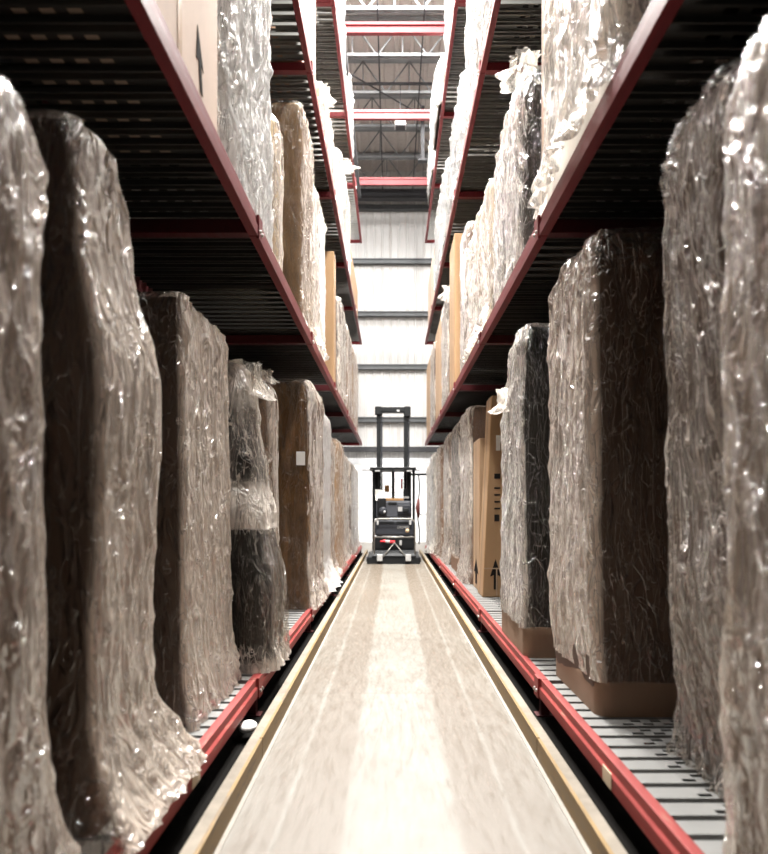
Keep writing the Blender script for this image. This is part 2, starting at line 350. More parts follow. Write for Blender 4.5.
def make_rack(s, X, label):
    t = thing('storage_rack', label, 'rack', (s * X, YE / 2, 0), 'tall red furniture racks on either side of the aisle')
    mb = RED
    for l, (z, zt) in enumerate(zip(LZ, TOPZ)):
        mb = RED_LOW if l == 0 else RED
        for i in range(len(JY) - 1):
            ya, yb = JY[i], JY[i + 1]
            if i == len(JY) - 2: yb = YE
            h = zt - z; e = .004
            pr = [(0, z), (.055, z), (.055, zt), (.012, zt), (.012, z + h * .62), (0, z + h * .52)]
            pr = [(s * (X + a), c) for a, c in pr]
            bm = MB().prism_y(pr, ya + e, yb - e).build('front_beam', mb, t, bevel=.003)
            # joint plate with bolts
            pl = MB().box(s * (X - .006), s * (X + .01), ya + .01, ya + .13, z - .01, zt + .004).build('joint_plate', mb, bm)
            for dy in (.04, .10): MB().ball((s * (X - .008), ya + dy, z + h * .3), .012, n=6).build('bolt', BOLT, bm)
            MB().box(s * (X + 1.12), s * (X + 1.17), ya, yb, z, zt).build('back_beam', RED_DK, t)
            d = MB(); y = ya + .03
            while y < yb - .08:
                plank(d, s, X, y, zt - .012); y += .145
            d.build('deck', GALV_LIT if l == 0 else GALV_SHADED if l == 1 else GALV_HALFSHADE, t)  # deck tone per level carries painted light and shade
            if l or True:
                MB().box(s * (X + .05), s * (X + 1.2), ya - .04, ya + .04, z + .005, zt - .045).build('cross_arm', RED if l > 1 else RED_DK, t)
        MB().box(s * (X + .05), s * (X + 1.2), YE - .06, YE - .005, z + .005, zt - .045).build('cross_arm', RED, t)
    for i, y in enumerate(JY):
        MB().box(s * (X + 1.17), s * (X + 1.29), y - .06, y + .06, 0, 10.35).build('column', RED_DK, t)
        c = MB().box(s * (X + .02), s * (X + .07), y + .04, y + .1, 0, .13).box(s * (X - .01), s * (X + .12), y + .02, y + .12, 0, .012)
        c.build('foot', RED_DK, t)
    MB().box(s * (X + 1.3), s * (X + 1.33), Y0, YE, 0, 5.7).build('added_light_block', DARKSTEEL, t)  # sheet added to block light behind the two lower shelves
    # worn sticker on the low beam
    MB().box(s * (X - .003), s * (X + .001), 2.95, 3.07, .135, .20).build('sticker', simple('yellowed_sticker', (.62, .5, .36), .3), t)
    return t
make_rack(-1, XL, 'red steel furniture rack on the left with dark perforated decks')
make_rack(1, XR, 'red steel furniture rack on the right with grey perforated decks')
for y, lb in ((13.35, 'nearest of three red tie beams joining rack tops over the aisle'), (16.3, 'second of three red tie beams over the aisle, by the lamp box'), (YE - .1, 'farthest red tie beam over the aisle, before the white end wall')):
    o = MB().prism_x([(y - .05, 10.05), (y + .05, 10.05), (y + .05, 10.25), (y - .05, 10.25), (y - .05, 10.2), (y - .03, 10.19), (y - .03, 10.11), (y - .05, 10.1)], -1.985, 2.065).build('tie_beam', RED)
    tag(o, lb, 'beam', 'red tie beams over the aisle')
tag(MB().box(-.93, -.85, 9.5, YE, 9.75, 9.85).build('top_rail', DARKSTEEL), 'dark rail running along the top of the left rack', 'rail')

# curbs with yellow angle
def curb(s, Xi, Xo, label):
    t = thing('guide_curb', label, 'curb', (s * Xi, 9, 0), 'yellow-edged guide curbs along the aisle')
    MB().box(s * (Xi + .008), s * Xo, Y0 - 1, YE, 0, .103).build('concrete_core', CURB, t, bevel=.006)
    y = -2.4
    while y < YE - .5:
        L = 3.05; y1 = min(y + L, YE)
        MB().prism_y([(s * Xi, 0), (s * (Xi + .008), 0), (s * (Xi + .008), .1), (s * (Xi + .016), .1), (s * (Xi + .016), .108), (s * Xi, .108)], y + .006, y1 - .006).build('yellow_angle', YEL, t)
        y += L
    MB().box(s * (Xi - .02), s * Xi, Y0 - 1, YE, 0, .004).build('grout_line', simple('pale_grout', (.22, .20, .175), .8), t)
curb(-1, .665, .735, 'concrete guide curb with yellow steel edge along the left rack')
curb(1, .745, .815, 'concrete guide curb with yellow steel edge along the right rack')
tag(MB().ball((-.80, 4.0, .075), .05, 1, 1.5, .6).build('plastic_scrap', WHITEC, smooth=True), 'crumpled pale plastic scrap lying in the left gutter by the curb', 'scrap')

# ------------------------------------------------------------------ goods
def lerp(a, b, t): return a + (b - a) * t
def keyed(keys, t):
    for i in range(len(keys) - 1):
        a, b = keys[i], keys[i + 1]
        if t <= b[0] or i == len(keys) - 2:
            u = max(0, min(1, (t - a[0]) / (b[0] - a[0]))); u = u * u * (3 - 2 * u) if len(keys) > 2 else u
            return [lerp(p, q, u) for p, q in zip(a[1:], b[1:])]
def ringpts(hw, hd, r, m):
    """m points round a rounded rectangle of half sizes hw (along y), hd (along x) with normals"""
    r = min(r, hw * .98, hd * .98)
    segs = [('l', (hw, -(hd - r)), (hw, hd - r), (1, 0)), ('a', (hw - r, hd - r), 0), ('l', (hw - r, hd), (-(hw - r), hd), (0, 1)), ('a', (-(hw - r), hd - r), PI / 2),
            ('l', (-hw, hd - r), (-hw, -(hd - r)), (-1, 0)), ('a', (-(hw - r), -(hd - r)), PI), ('l', (-(hw - r), -hd), (hw - r, -hd), (0, -1)), ('a', (hw - r, -(hd - r)), 1.5 * PI)]
    Ls = [2 * (hd - r), r * PI / 2, 2 * (hw - r), r * PI / 2] * 2; T = sum(Ls); out = []
    for k in range(m):
        d = T * k / m; i = 0
        while d > Ls[i] and i < 7: d -= Ls[i]; i += 1
        sg = segs[i]
        if sg[0] == 'l':
            u = d / max(Ls[i], 1e-6); out.append((lerp(sg[1][0], sg[2][0], u), lerp(sg[1][1], sg[2][1], u), *sg[3]))
        else:
            a = sg[2] + d / r; out.append((sg[1][0] + r * math.cos(a), sg[1][1] + r * math.sin(a), math.cos(a), math.sin(a)))
    return out

def shell(name, s, keys, z0, z1, r, off, amp, fold, flare, seed, mtl, parent, m, n, dome=.06, milk=1.0, smilk=.25, fmilk=1.0, band=None, cap=True, hem=0, fx=5.0, fz=1.1):
    """upright bundle: keys = (t, y0, y1, Xfront, depth); off = how far outside the body"""
    vs = []; fs = []; mk = []
    S = Vector((seed * 7.3, seed * 3.1, seed * 1.7)); H = z1 - z0
    rows = [(i / n, 1.0, 0) for i in range(n + 1)]
    rows += [(1, c, dz) for c, dz in ((.97, .45), (.88, .8), (.7, .95), (.45, 1.0), (.2, 1.0))] if cap else []
    P = None
    for (t, sc, dz) in rows:
        y0, y1, X, dep = keyed(keys, t)
        fl = flare * max(0, 1 - t / .16) ** 1.6
        hw = (y1 - y0) / 2 + off + fl * .7; hd = dep / 2 + off + fl
        cy = (y0 + y1) / 2; cx = X + dep / 2
        rt = 0 if t < .93 else (t - .93) / .07
        inset = rt * rt * min(r, .05) * .6
        ring = ringpts(max(.01, (hw - inset) * sc), max(.01, (hd - inset) * sc), r * sc, m)
        z = z0 + t * H + dz * dome - (rt * .0)
        for k, (a, bb, na, nb) in enumerate(ring):
            p = Vector((cx - bb, cy + a, z))
            q = Vector((p.x * fx, p.y * fx, p.z * fz)) + S
            d = amp * noise.fractal(q * .45, 1, 2, 3) * .5
            if fold:
                rg = 1 - abs(noise.noise(q * 1.15)) * 2.6
                rg2 = 1 - abs(noise.noise(Vector((q.x * 1.9 + q.z * 1.3, q.y * 1.9 - q.z * .8, q.z * 1.9)) + S)) * 4.5
                grow = 1 + 2.0 * max(0, 1 - t / .2) * (flare > 0) + .8 * max(0, (t - .85) / .15)
                d += fold * (.45 * max(0, rg) ** 3 + .5 * max(0, rg2) ** 2) * grow
            d *= sc
            zz = z + (noise.noise(q * .8 + S) * amp * 1.6 if t > .9 else 0)
            if hem and t < .02: zz += hem * noise.noise(q * 1.2)
            vs.append((s * (cx - (bb + nb * d)), cy + a + na * d, max(z0, zz)))
            bv = 1.0
            if band:
                bv = keyed([(u, v) for u, v in band], t)[0]
            mk.append(bv * lerp(smilk, fmilk, max(0, min(1, (nb - .25) / .5))) * milk)  # haze raised on aisle fronts, cut on sides: painted light and shade
    R = len(rows)
    for i in range(R - 1):
        for k in range(m):
            f = (i * m + k, i * m + (k + 1) % m, (i + 1) * m + (k + 1) % m, (i + 1) * m + k)
            fs.append(f if s < 0 else f[::-1])
    if cap: fs.append(tuple((R - 1) * m + k for k in range(m)) if s < 0 else tuple((R - 1) * m + k for k in range(m))[::-1])
    me = bpy.data.meshes.new(name); me.from_pydata(vs, [], fs); me.update()
    at = me.attributes.new('milk', 'FLOAT', 'POINT'); at.data.foreach_set('value', mk)
    return link(name, me, mtl, parent, True)

def tuft(s, c, r, h, mtl, parent, seed=1, name='twisted_knot'):
    """gathered plastic: a waist that fans out into a ruffle"""
    m, n = 40, 12; vs = []; fs = []; S = Vector((seed * 5.1, seed * 2.3, 0))
    for i in range(n + 1):
        t = i / n
        rad = r * (1.0 * (1 - t) ** 1.5 + .18 + .85 * max(0, t - .45) ** 1.1)
        for k in range(m):
            a = 2 * PI * k / m
            w = 1 + .55 * noise.noise(Vector((math.cos(a) * 2.6, math.sin(a) * 2.6, t * 2.2)) + S) + .22 * math.sin(a * 9 + t * 3) * t
            vs.append((c[0] + math.cos(a) * rad * w, c[1] + math.sin(a) * rad * w * .9, c[2] + h * t + .25 * h * noise.noise(Vector((a, t, seed)))))
    for i in range(n):
        for k in range(m): fs.append((i * m + k, i * m + (k + 1) % m, (i + 1) * m + (k + 1) % m, (i + 1) * m + k))
    me = bpy.data.meshes.new(name); me.from_pydata(vs, [], fs); me.update()
    at = me.attributes.new('milk', 'FLOAT', 'POINT'); at.data.foreach_set('value', [1.3] * len(vs))
    return link(name, me, mtl, parent, True)

SH = ['lower', 'second', 'third', 'top']
def goods(s, lvl, keys, h, label, body=PINKISH, wrap=FILM, r=.07, amp=.012, fold=.02, flare=.0, seed=1, milk=1.0, band=None, off=.012,
          knot=None, base=None, carton=False, res=None, cat=None, name='wrapped_sofa', bodyfold=0, straps=(), hem=0, dome=.03, smilk=.07, fmilk=2.9, bodyname='padded_body', fx=5.0, fz=1.1):
    if len(keys[0]) == 4: keys = [(0, *keys[0]), (1, *keys[-1])]
    z0 = TOPZ[lvl] - .011; z1 = z0 + h; y0 = keys[0][1]; X = keys[0][3]
    q = res or (1.0 if y0 < 4.7 else .7 if y0 < 9 else .42)
    per = 2 * (keys[0][2] - keys[0][1]) + 2 * keys[0][4]
    m = max(40, int(per * 48 * q)); n = max(24, int(h * 40 * q))
    t = thing('cardboard_carton' if carton else name, label, cat or ('carton' if carton else 'wrapped sofa'),
              (s * X, (keys[0][1] + keys[0][2]) / 2, z0), ('cartons' if carton else 'plastic-wrapped sofas') + ' on the %s shelf of the %s rack' % (SH[lvl], 'left' if s < 0 else 'right'))
    if carton:
        ks = [list(k) for k in keys]
        b = MB(); ka, kb = keys[0], keys[-1]
        v = []
        for (tt, a, c, x, d), z in ((ka, z0), (kb, z1)):
            v += [(s * x, a, z), (s * (x + d), a, z), (s * (x + d), c, z), (s * x, c, z)]
        b.add(v, [(3, 2, 1, 0) if s > 0 else (0, 1, 2, 3), (4, 5, 6, 7) if s > 0 else (7, 6, 5, 4)] + [((i, (i + 1) % 4, (i + 1) % 4 + 4, i + 4) if s > 0 else (i + 4, (i + 1) % 4 + 4, (i + 1) % 4, i)) for i in range(4)])
        bo = b.build('box_body', body, t, bevel=.012)
        # tape along the upright seam of the face and the near side
        e = .0025
        tb = MB()
        xm = lambda k: k[3]; ym = lambda k: (k[1] + k[2]) / 2
        tb.add([(s * (ka[3] - e), ym(ka) - .03, z0 + .02), (s * (ka[3] - e), ym(ka) + .03, z0 + .02), (s * (kb[3] - e), ym(kb) + .03, z1), (s * (kb[3] - e), ym(kb) - .03, z1)], [(0, 1, 2, 3)])
        o = tb.build('tape_strip', TAPE, t)
        sd = o.modifiers.new('thick', 'SOLIDIFY'); sd.thickness = .001
        if wrap is None or wrap is FILM: return t, bo
    else:
        bo = shell(bodyname, s, keys, z0, z1, r, 0, amp, bodyfold, 0, seed, body, t, m, n, dome)
    if base:
        k0 = keyed(keys, 0); kk = [(0, k0[0] - .004, k0[1] + .004, k0[2] - .004, k0[3]), (1, k0[0] - .004, k0[1] + .004, k0[2] - .004, k0[3])]
        shell('cardboard_base', s, kk, z0, z0 + base, r, .005, .004, 0, 0, seed, CARD_DK, t, m, 6, .002)
    if wrap:
        w = shell('plastic_wrap', s, keys, z0 + .003 + (base or 0) * .85, z1 + .01, r, off, amp * 1.1, fold, flare, seed, wrap, t, m, n, dome + .015, milk, smilk, fmilk, band, fx=fx, fz=fz, hem=hem)
        if knot:
            ky, kx, kz, kr, kh = knot
            tuft(s, (s * kx, ky, kz), kr, kh, FILM_HAZY if wrap in (FILM, FILM_THIN) else wrap, w, seed)
    return t, bo

def K(y0, y1, X, d=1.0): return (y0, y1, X, d)
L, R = -1, 1
def arrow(s, X, y, z, w, h, parent, tilt=0, yside=None, x=None):
    """printed up-arrow on the aisle face (or on the near side when yside is given)"""
    pts = [(-.5, .42), (0, 1), (.5, .42), (.17, .47), (.17, 0), (-.17, 0), (-.17, .47)]
    vs = []
    for (a, c) in pts:
        a2 = a * w * math.cos(tilt) - c * h * math.sin(tilt) * .0; c2 = c * h
        if yside is None: vs.append((s * (X - .003), y + a2 + tilt * c2, z + c2))
        else: vs.append((s * (x + a2), yside - .003, z + c2))
    n = len(vs); vs2 = [((p[0] + s * .002, p[1], p[2]) if yside is None else (p[0], p[1] + .002, p[2])) for p in vs]
    return MB().add(vs + vs2, [tuple(range(n)), tuple(range(n, 2 * n))[::-1]] + [(i, (i + 1) % n, (i + 1) % n + n, i + n) for i in range(n)]).build('printed_arrow', INK, parent)

# ---- left rack, lower shelf
goods(L, 0, [(0, 1.15, 2.03, .93, 1.05), (.3, 1.15, 2.0, .945, 1.05), (1, 1.2, 2.0, .95, 1.05)], 2.12, 'taupe wrapped sofa nearest the viewer on the left, filling the left edge', SIDE_SHADE, FILM_LIT, smilk=.10, milk=.22, r=.12, amp=.02, fold=.022, flare=.06, seed=1)
goods(L, 0, [(0, 2.32, 2.95, .96, 1.05), (.25, 2.31, 2.86, .96, 1.05), (.65, 2.3, 2.86, .93, 1.05), (.85, 2.3, 2.75, 1.0, 1.0), (1, 2.3, 2.66, 1.02, 1.0)], 2.31, 'tall beige wrapped sofa second from the viewer on the left, plastic spilling at its foot', SIDE_SHADE, FILM_LIT, smilk=.10, milk=.8, r=.025, amp=.014, fold=.018, flare=.16, seed=2, hem=.03)
goods(L, 0, [(0, 3.46, 4.45, 1.0, 1.0), (1, 3.48, 4.42, 1.02, 1.0)], 2.08, 'square pinkish beige sofa carton in clear plastic, third on the lower left', SIDE_SHADE, FILM_LIT, smilk=.10, milk=1.1, r=.02, amp=.008, fold=.02, flare=.05, seed=3, dome=.02)
t4, b4 = goods(L, 0, [(0, 4.62, 5.36, .80, 1.1), (.25, 4.6, 5.38, .79, 1.1), (.5, 4.64, 5.35, .86, 1.0), (.62, 4.7, 5.32, .90, .95), (.85, 4.72, 5.22, .96, .9), (1, 4.75, 5.18, .99, .85)], 1.98,
      'black sofa bulging over the beam with a white plastic band and knotted clear top', BLACKF, FILM_THIN, r=.16, amp=.022, fold=.03, flare=.02, seed=4, bodyfold=.012, smilk=.9,
      fmilk=1.0, band=[(0, 7), (.06, 4), (.10, .3), (.44, .2), (.47, 7), (.57, 7.2), (.64, 4.2), (.70, 3), (.85, 4.6), (.93, 6), (1, 6)])
tuft(L, (-1.02, 4.98, 2.06), .17, .22, FILM_HAZY, t4, 4, 'twisted_knot')
goods(L, 0, [K(5.78, 6.12, .97)], 2.02, 'slim brown wrapped cushion stack between the black sofa and the tall glossy brown one', CARD_DK, FILM, r=.06, seed=5, fold=.015, name='wrapped_cushions', knot=(5.85, 1.02, 2.30, .07, .1))
t5, _ = goods(L, 0, [K(7.45, 8.85, .86)], 2.36, 'tall glossy brown wrapped sofa with a small white label on its near side', GLOSSB, FILM, r=.05, seed=6, fold=.028, flare=.05, amp=.014, bodyfold=.02, milk=1.0, smilk=.085)
MB().box(-.985, -.895, 7.405, 7.408, 1.72, 1.86).build('paper_label', PAPER, t5)
goods(L, 0, [K(9.05, 10.15, .88)], 2.25, 'white hazy wrapped sofa right behind the glossy brown one, spilling film', PINKISH, FILM_WHITE, milk=.75, seed=7, flare=.12, fold=.03)
goods(L, 0, [K(10.45, 11.5, .93)], 2.12, 'brown ribbed wrapped bundle midway along the lower left shelf', CARD_DK, FILM, seed=8, flare=.10, fold=.03)
goods(L, 0, [K(11.8, 13.2, .89)], 2.15, 'orange-brown wrapped sofa with rounded shoulders on lower left shelf', CARD, FILM_THIN, seed=9, r=.15, flare=.05)
goods(L, 0, [K(13.7, 15.2, .92)], 2.05, 'rounded tan wrapped sofa third from the far end on the lower left', CARD_PALE, FILM_HAZY, seed=10, r=.18, flare=.05)
goods(L, 0, [K(15.5, 17.6, .90)], 2.02, 'dim grey-brown wrapped sofa second from the far end on the lower left', GREIGE, FILM, seed=11, r=.12, flare=.05)
goods(L, 0, [K(17.8, 19.5, .92)], 2.0, 'dark-edged wrapped bundle at the far end of the lower left shelf', BROWNF, FILM, seed=12, flare=.04)
# ---- right rack, lower shelf
goods(R, 0, [K(1.0, 2.03, .93)], 2.27, 'rosy brown wrapped sofa nearest the viewer on the right, cut by the frame edge', SIDE_SHADE, FILM_LIT, smilk=.10, milk=.16, seed=21, r=.09, amp=.018, fold=.03)
goods(R, 0, [(0, 2.45, 3.14, 1.26, .8), (.35, 2.35, 2.95, 1.13, .9), (1, 2.17, 2.70, 1.02, .95)], 2.43, 'dark brown leaning sofa in crinkled plastic, second on the lower right', BROWNF, FILM_THIN, seed=22, r=.07, amp=.02, fold=.025, flare=.02, milk=.7, smilk=.15)
goods(R, 0, [(0, 3.66, 4.62, 1.05, .85), (.12, 3.66, 4.66, 1.03, .86), (1, 3.70, 4.66, 1.02, .8)], 2.42, 'large cream-brown wrapped sofa with round shoulders and cardboard foot on the lower right', SIDE_SHADE, FILM_LIT, smilk=.10, milk=.85, seed=23, r=.07, amp=.02, fold=.028, flare=.0, base=.20, dome=.10)
goods(R, 0, [(0, 5.08, 6.15, .94, .95), (.7, 5.15, 6.0, .93, .9), (1, 5.2, 5.7, .95, .85)], 2.36, 'black sofa in white crumpled film with a cardboard foot on the lower right', BLACKF, seed=24, smilk=.06, fmilk=5, r=.05, amp=.02, fold=.035, base=.24, wrap=FILM_HAZY, band=[(0, 1.0), (.1, 1.3), (.38, 1.2), (.5, .8), (1, .9)], knot=(5.75, .93, 2.05, .13, .18))
goods(R, 0, [K(6.6, 6.9, 1.12, .8)], 2.33, 'narrow brown carton edge rising behind the black wrapped sofa', CARD_DK, None, carton=True, seed=25)
tb, bb = goods(R, 0, [K(8.45, 8.92, 1.06, .42), K(8.45, 8.92, 1.17, .42)], 2.37, 'tall orange-brown carton leaning on its neighbour with a black arrow at the foot', CARD_OR, None, carton=True, seed=26)
arrow(R, 0, 0, .32, .13, .36, tb, yside=8.447, x=1.215)
MB().box(1.22, 1.27, 8.443, 8.447, 1.95, 2.13).build('paper_label', PAPER, tb)
pm = MB()
for zz in (1.62, 1.5, 1.42, 1.34, 1.26): pm.box(1.2, 1.27, 8.444, 8.447, zz, zz + (.06 if zz > 1.55 else .02))
pm.box(1.2, 1.26, 8.444, 8.447, 1.12, 1.2)
pm.build('printed_marks', INK, tb)
MB().box(1.08, 1.46, 8.443, 8.447, .56, .575).box(1.22, 1.235, 8.443, 8.447, .25, .56).build('seam_tape', TAPE, tb)
tc_, bc = goods(R, 0, [K(9.0, 9.65, 1.09, .75)], 1.92, 'shorter tan carton with a black arrow, behind the leaning orange carton', CARD, None, carton=True, seed=27)
arrow(R, 0, 0, .3, .09, .34, tc_, yside=8.997, x=1.17)
arrow(R, 1.088, 9.3, .3, .5, .32, tc_)
goods(R, 0, [K(9.85, 11.0, 1.06)], 2.42, 'tall white hazy wrapped sofa just behind the two bare cartons', PINKISH, FILM_HAZY, seed=28, fold=.03, flare=.05)
goods(R, 0, [K(11.2, 12.75, 1.05)], 2.40, 'black streaked wrapped sofa with a brown carton foot, mid lower right', BLACKF, FILM_THIN, seed=29, fold=.02, flare=.03, base=.3, milk=1.2)
goods(R, 0, [K(13.1, 14.3, 1.04)], 2.38, 'pinkish wrapped sofa behind the black streaked one on lower right', PINKISH, FILM_HAZY, seed=30, fold=.03, flare=.05)
goods(R, 0, [K(14.6, 16.0, 1.0)], 2.30, 'brown wrapped sofa fourth from far end on the lower right', CARD_DK, FILM_THIN, seed=31, fold=.03, flare=.05)
goods(R, 0, [K(16.2, 17.9, .96)], 2.25, 'white draped wrapped sofa beside the truck on the lower right', WHITEC, FILM_HAZY, seed=32, fold=.04, flare=.08, r=.2)
goods(R, 0, [K(18.1, 19.6, .95)], 2.1, 'dark-edged wrapped bundle at the far end of the lower right shelf', GREIGE, FILM, seed=33, fold=.03)

# ---- left rack, second shelf
tc1, _ = goods(L, 1, [K(2.35, 3.68, .89, .6)], 2.1, 'large pale cardboard carton with an up arrow on the second left shelf', CARD_PALE, None, carton=True, seed=41)
arrow(L, .89, 3.36, 3.22, .13, .28, tc1, tilt=-.25)
goods(L, 1, [(0, 4.0, 5.3, .90, .9), (1, 4.0, 5.3, .93, .9)], 2.3, 'tall bundle in stringy bright white film beside the arrow carton', WHITEC, FILM_WHITE, seed=42, fold=.055, r=.12, amp=.03, off=.02, band=[(0, .9), (1, 1.0)], bodyfold=.02, fx=7, fz=.7)
goods(L, 1, [K(3.74, 3.93, .95, .5)], 1.25, 'narrow dark roll with stringy film in the gap beside the arrow carton', BLACKF, FILM, seed=57, fold=.03, milk=1.4, name='wrapped_roll', cat='wrapped roll')
goods(L, 1, [K(5.45, 5.75, .875, .8)], 1.2, 'slim cream wrapped cushion between white film bundle and brown paper sofa', CREAM, FILM, seed=43, name='wrapped_cushion', cat='wrapped cushion')
goods(L, 1, [K(7.15, 8.05, .90, .8)], 2.24, 'brown paper wrapped sofa with torn white film edge on second left shelf', KRAFT, FILM_THIN, seed=44, fold=.03, r=.03, bodyfold=.02, flare=.04)
goods(L, 1, [K(8.2, 8.78, .90, .8)], 1.9, 'small white film wrapped chair behind the brown paper sofa', WHITEC, FILM_HAZY, seed=45, fold=.04, flare=.08, name='wrapped_chair', cat='wrapped chair')
goods(L, 1, [K(8.88, 9.45, .90, .8)], 1.95, 'grey bubble wrapped chair before the bare board carton', GREIGE, FILM_BUBBLE, seed=46, fold=.04, name='wrapped_chair', cat='wrapped chair')
goods(L, 1, [K(11.4, 11.8, .92, .45)], 2.27, 'bare tan board carton standing on edge on the second left shelf', CARD_OR, None, carton=True, seed=47)
goods(L, 1, [K(12.3, 13.9, .90)], 1.8, 'greyish wrapped sofa behind the tan board carton, second left shelf', GREIGE, FILM_HAZY, seed=48, fold=.03)
goods(L, 1, [K(14.3, 16.0, .90)], 1.85, 'brown wrapped sofa second from the far end, second left shelf', CARD_DK, FILM, seed=49)
goods(L, 1, [K(16.4, 18.8, .90)], 1.9, 'tan wrapped sofa at the far end of the second left shelf', CARD, FILM, seed=50)
# ---- left rack, third shelf
goods(L, 2, [K(6.9, 8.7, .92)], 2.1, 'nearest carton on the third left shelf, brown, its top cut by the frame', CARD_DK, FILM, carton=True, seed=51)
goods(L, 2, [K(9.4, 11.4, .90)], 1.0, 'low brown film wrapped sofa with loose top on the third left shelf', PINKISH, FILM_HAZY, seed=52, fold=.03, knot=(9.8, .95, 6.80, .15, .2))
goods(L, 2, [K(12.0, 14.6, .86)], 1.42, 'cream wrapped sofa overhanging the beam on third left shelf', GREYC, FILM_HAZY, seed=53, fold=.03, milk=.8, knot=(12.6, .86, 7.2, .2, .15))
goods(L, 2, [K(15.3, 18.9, .90)], 1.1, 'tan carton at the far end of the third left shelf', CARD_OR, None, carton=True, seed=54)
goods(L, 3, [(0, 10.9, 13.1, .84, 1.0), (1, 10.9, 13.1, .88, 1.0)], 1.6, 'nearest white plastic wrapped bundle on the top left shelf', GREYC, FILM_DULL, seed=55, fold=.05, r=.15)
goods(L, 3, [K(14.1, 15.3, .84)], 1.2, 'smaller white wrapped bundle farther along the top left shelf', GREYC, FILM_DULL, seed=56, fold=.05, r=.15)

# ---- right rack, second shelf
goods(R, 1, [K(1.7, 2.85, 1.08, .8)], 1.9, 'dark sofa at the near end of the second right shelf', BROWNF, FILM, seed=61, r=.1)
goods(R, 1, [(0, 3.0, 4.44, .93, .85), (.12, 3.02, 4.44, .95, .85), (1, 3.05, 4.4, .99, .85)], 2.2, 'big sofa in pale bluish white film draping over the second right beam', WHITEC, FILM_HAZY, seed=62, fold=.045, r=.08, amp=.02, milk=1.1, flare=.03, fx=4, fz=.6)
goods(R, 1, [K(4.58, 4.78, .99, .5)], 2.45, 'thin dark brown carton on edge behind the bluish film sofa', CARD_DK, None, carton=True, seed=63)
goods(R, 1, [(0, 5.45, 6.85, .97, .9), (.8, 5.5, 6.85, .98, .9), (1, 5.55, 6.5, 1.02, .8)], 1.62, 'black sofa in wrinkled cream film with a knotted top, second right shelf', BLACKF, FILM_HAZY, seed=64, fold=.04, smilk=.3, r=.08, amp=.02, milk=.95, knot=(5.7, 1.05, 4.66, .17, .2))
goods(R, 1, [K(7.0, 9.0, .97)], 1.42, 'cream crumpled wrapped sofa behind the knotted-top one on second right shelf', CREAM, FILM_HAZY, seed=65, fold=.045, r=.06, amp=.018, flare=.03)
goods(R, 1, [K(9.4, 10.1, .97)], 1.95, 'slim grey plastic wrapped chair before the tan board on second right shelf', GREIGE, FILM_HAZY, seed=66, name='wrapped_chair', cat='wrapped chair')
goods(R, 1, [K(10.6, 11.5, .92, .6)], 2.25, 'bare tan carton on edge midway along the second right shelf', CARD_OR, None, carton=True, seed=67)
goods(R, 1, [K(12.0, 13.3, .93)], 1.8, 'white wrapped sofa between two bare cartons on second right shelf', GREIGE, FILM_HAZY, seed=68, fold=.03, knot=(12.3, .98, 4.85, .16, .2))
goods(R, 1, [K(13.6, 15.4, .93, .8)], 1.85, 'wide tan carton third from the far end on second right shelf', CARD, None, carton=True, seed=69)
goods(R, 1, [K(15.7, 17.2, .93)], 1.85, 'grey wrapped sofa between tan cartons near far end, second right shelf', GREIGE, FILM, seed=70)
goods(R, 1, [K(17.5, 19.4, .93, .8)], 1.9, 'tan carton at the far end of the second right shelf', CARD, None, carton=True, seed=71)
# ---- right rack, third shelf
goods(R, 2, [K(6.5, 9.0, .94)], 2.0, 'nearest tall white film wrapped sofa on the third right shelf', GREYC, FILM_DULL, seed=72, fold=.05, r=.12)
goods(R, 2, [K(9.3, 11.4, .93)], 1.15, 'middle white wrapped sofa on the third right shelf, lower than its neighbour', GREYC, FILM_DULL, seed=73, fold=.05, r=.15)
goods(R, 2, [K(12.0, 15.4, .92)], 1.3, 'long white plastic wrapped sofa farther along the third right shelf', GREYC, FILM_DULL, seed=74, fold=.04, r=.12)
goods(R, 2, [K(16.0, 18.6, .93)], 1.2, 'tan carton at the far end of the third right shelf', CARD_PALE, None, carton=True, seed=75)
goods(R, 3, [K(10.5, 12.4, .92)], 1.7, 'nearest white wrapped bundle on the top right shelf', GREYC, FILM_DULL, seed=76, fold=.05, r=.15)
goods(R, 3, [(0, 13.0, 14.9, .86, 1.0), (.5, 13.0, 14.9, .80, 1.0), (1, 13.2, 14.6, .90, .8)], 1.0, 'grey-white bulging bundle leaning past the top right beam', GREIGE, FILM_DULL, seed=77, fold=.06, r=.2)
goods(R, 3, [K(15.6, 17.6, .88)], .9, 'farthest white wrapped bundle on the top right shelf', GREYC, FILM_DULL, seed=78, fold=.05, r=.15)

# ------------------------------------------------------------------ order picker truck
TB = simple('truck_black', (.010, .011, .012), .5, var=.1, spec=.15)
TG = simple('truck_charcoal', (0.02625, 0.0285, 0.0345), .45, var=.08, spec=.2)
TG2 = simple('truck_grey', (0.06, 0.06375, 0.0735), .45, var=.08, spec=.2)
CHROME = simple('brushed_tube', (.22, .21, .19), .4, .5)
WHT = simple('white_plastic', (.36, .36, .355), .5, var=.03)
ORG = simple('orange_board', (0.525, 0.294, 0.126), .6)
RDP = simple('red_plastic', (.65, .05, .06), .4)
cx = .04; yT = 16.1
T = thing('order_picker_truck', 'black order picker truck with raised twin mast parked at the aisle end', 'truck', (cx, yT + .9, 0))
def tx(px): return (px - 392) / 44.72
def tz(py): return 1.3 - (py - 506) / 44.72
def tbox(name, a, b_, c, d, y0, y1, m, bev=.012, parent=T):
    return MB().box(tx(a), tx(b_), yT + y0, yT + y1, tz(d), tz(c)).build(name, m, parent, bevel=bev)
bs = tbox('chassis', 367, 420.5, 556.5, 566, 0, 2.0, TB, .03)
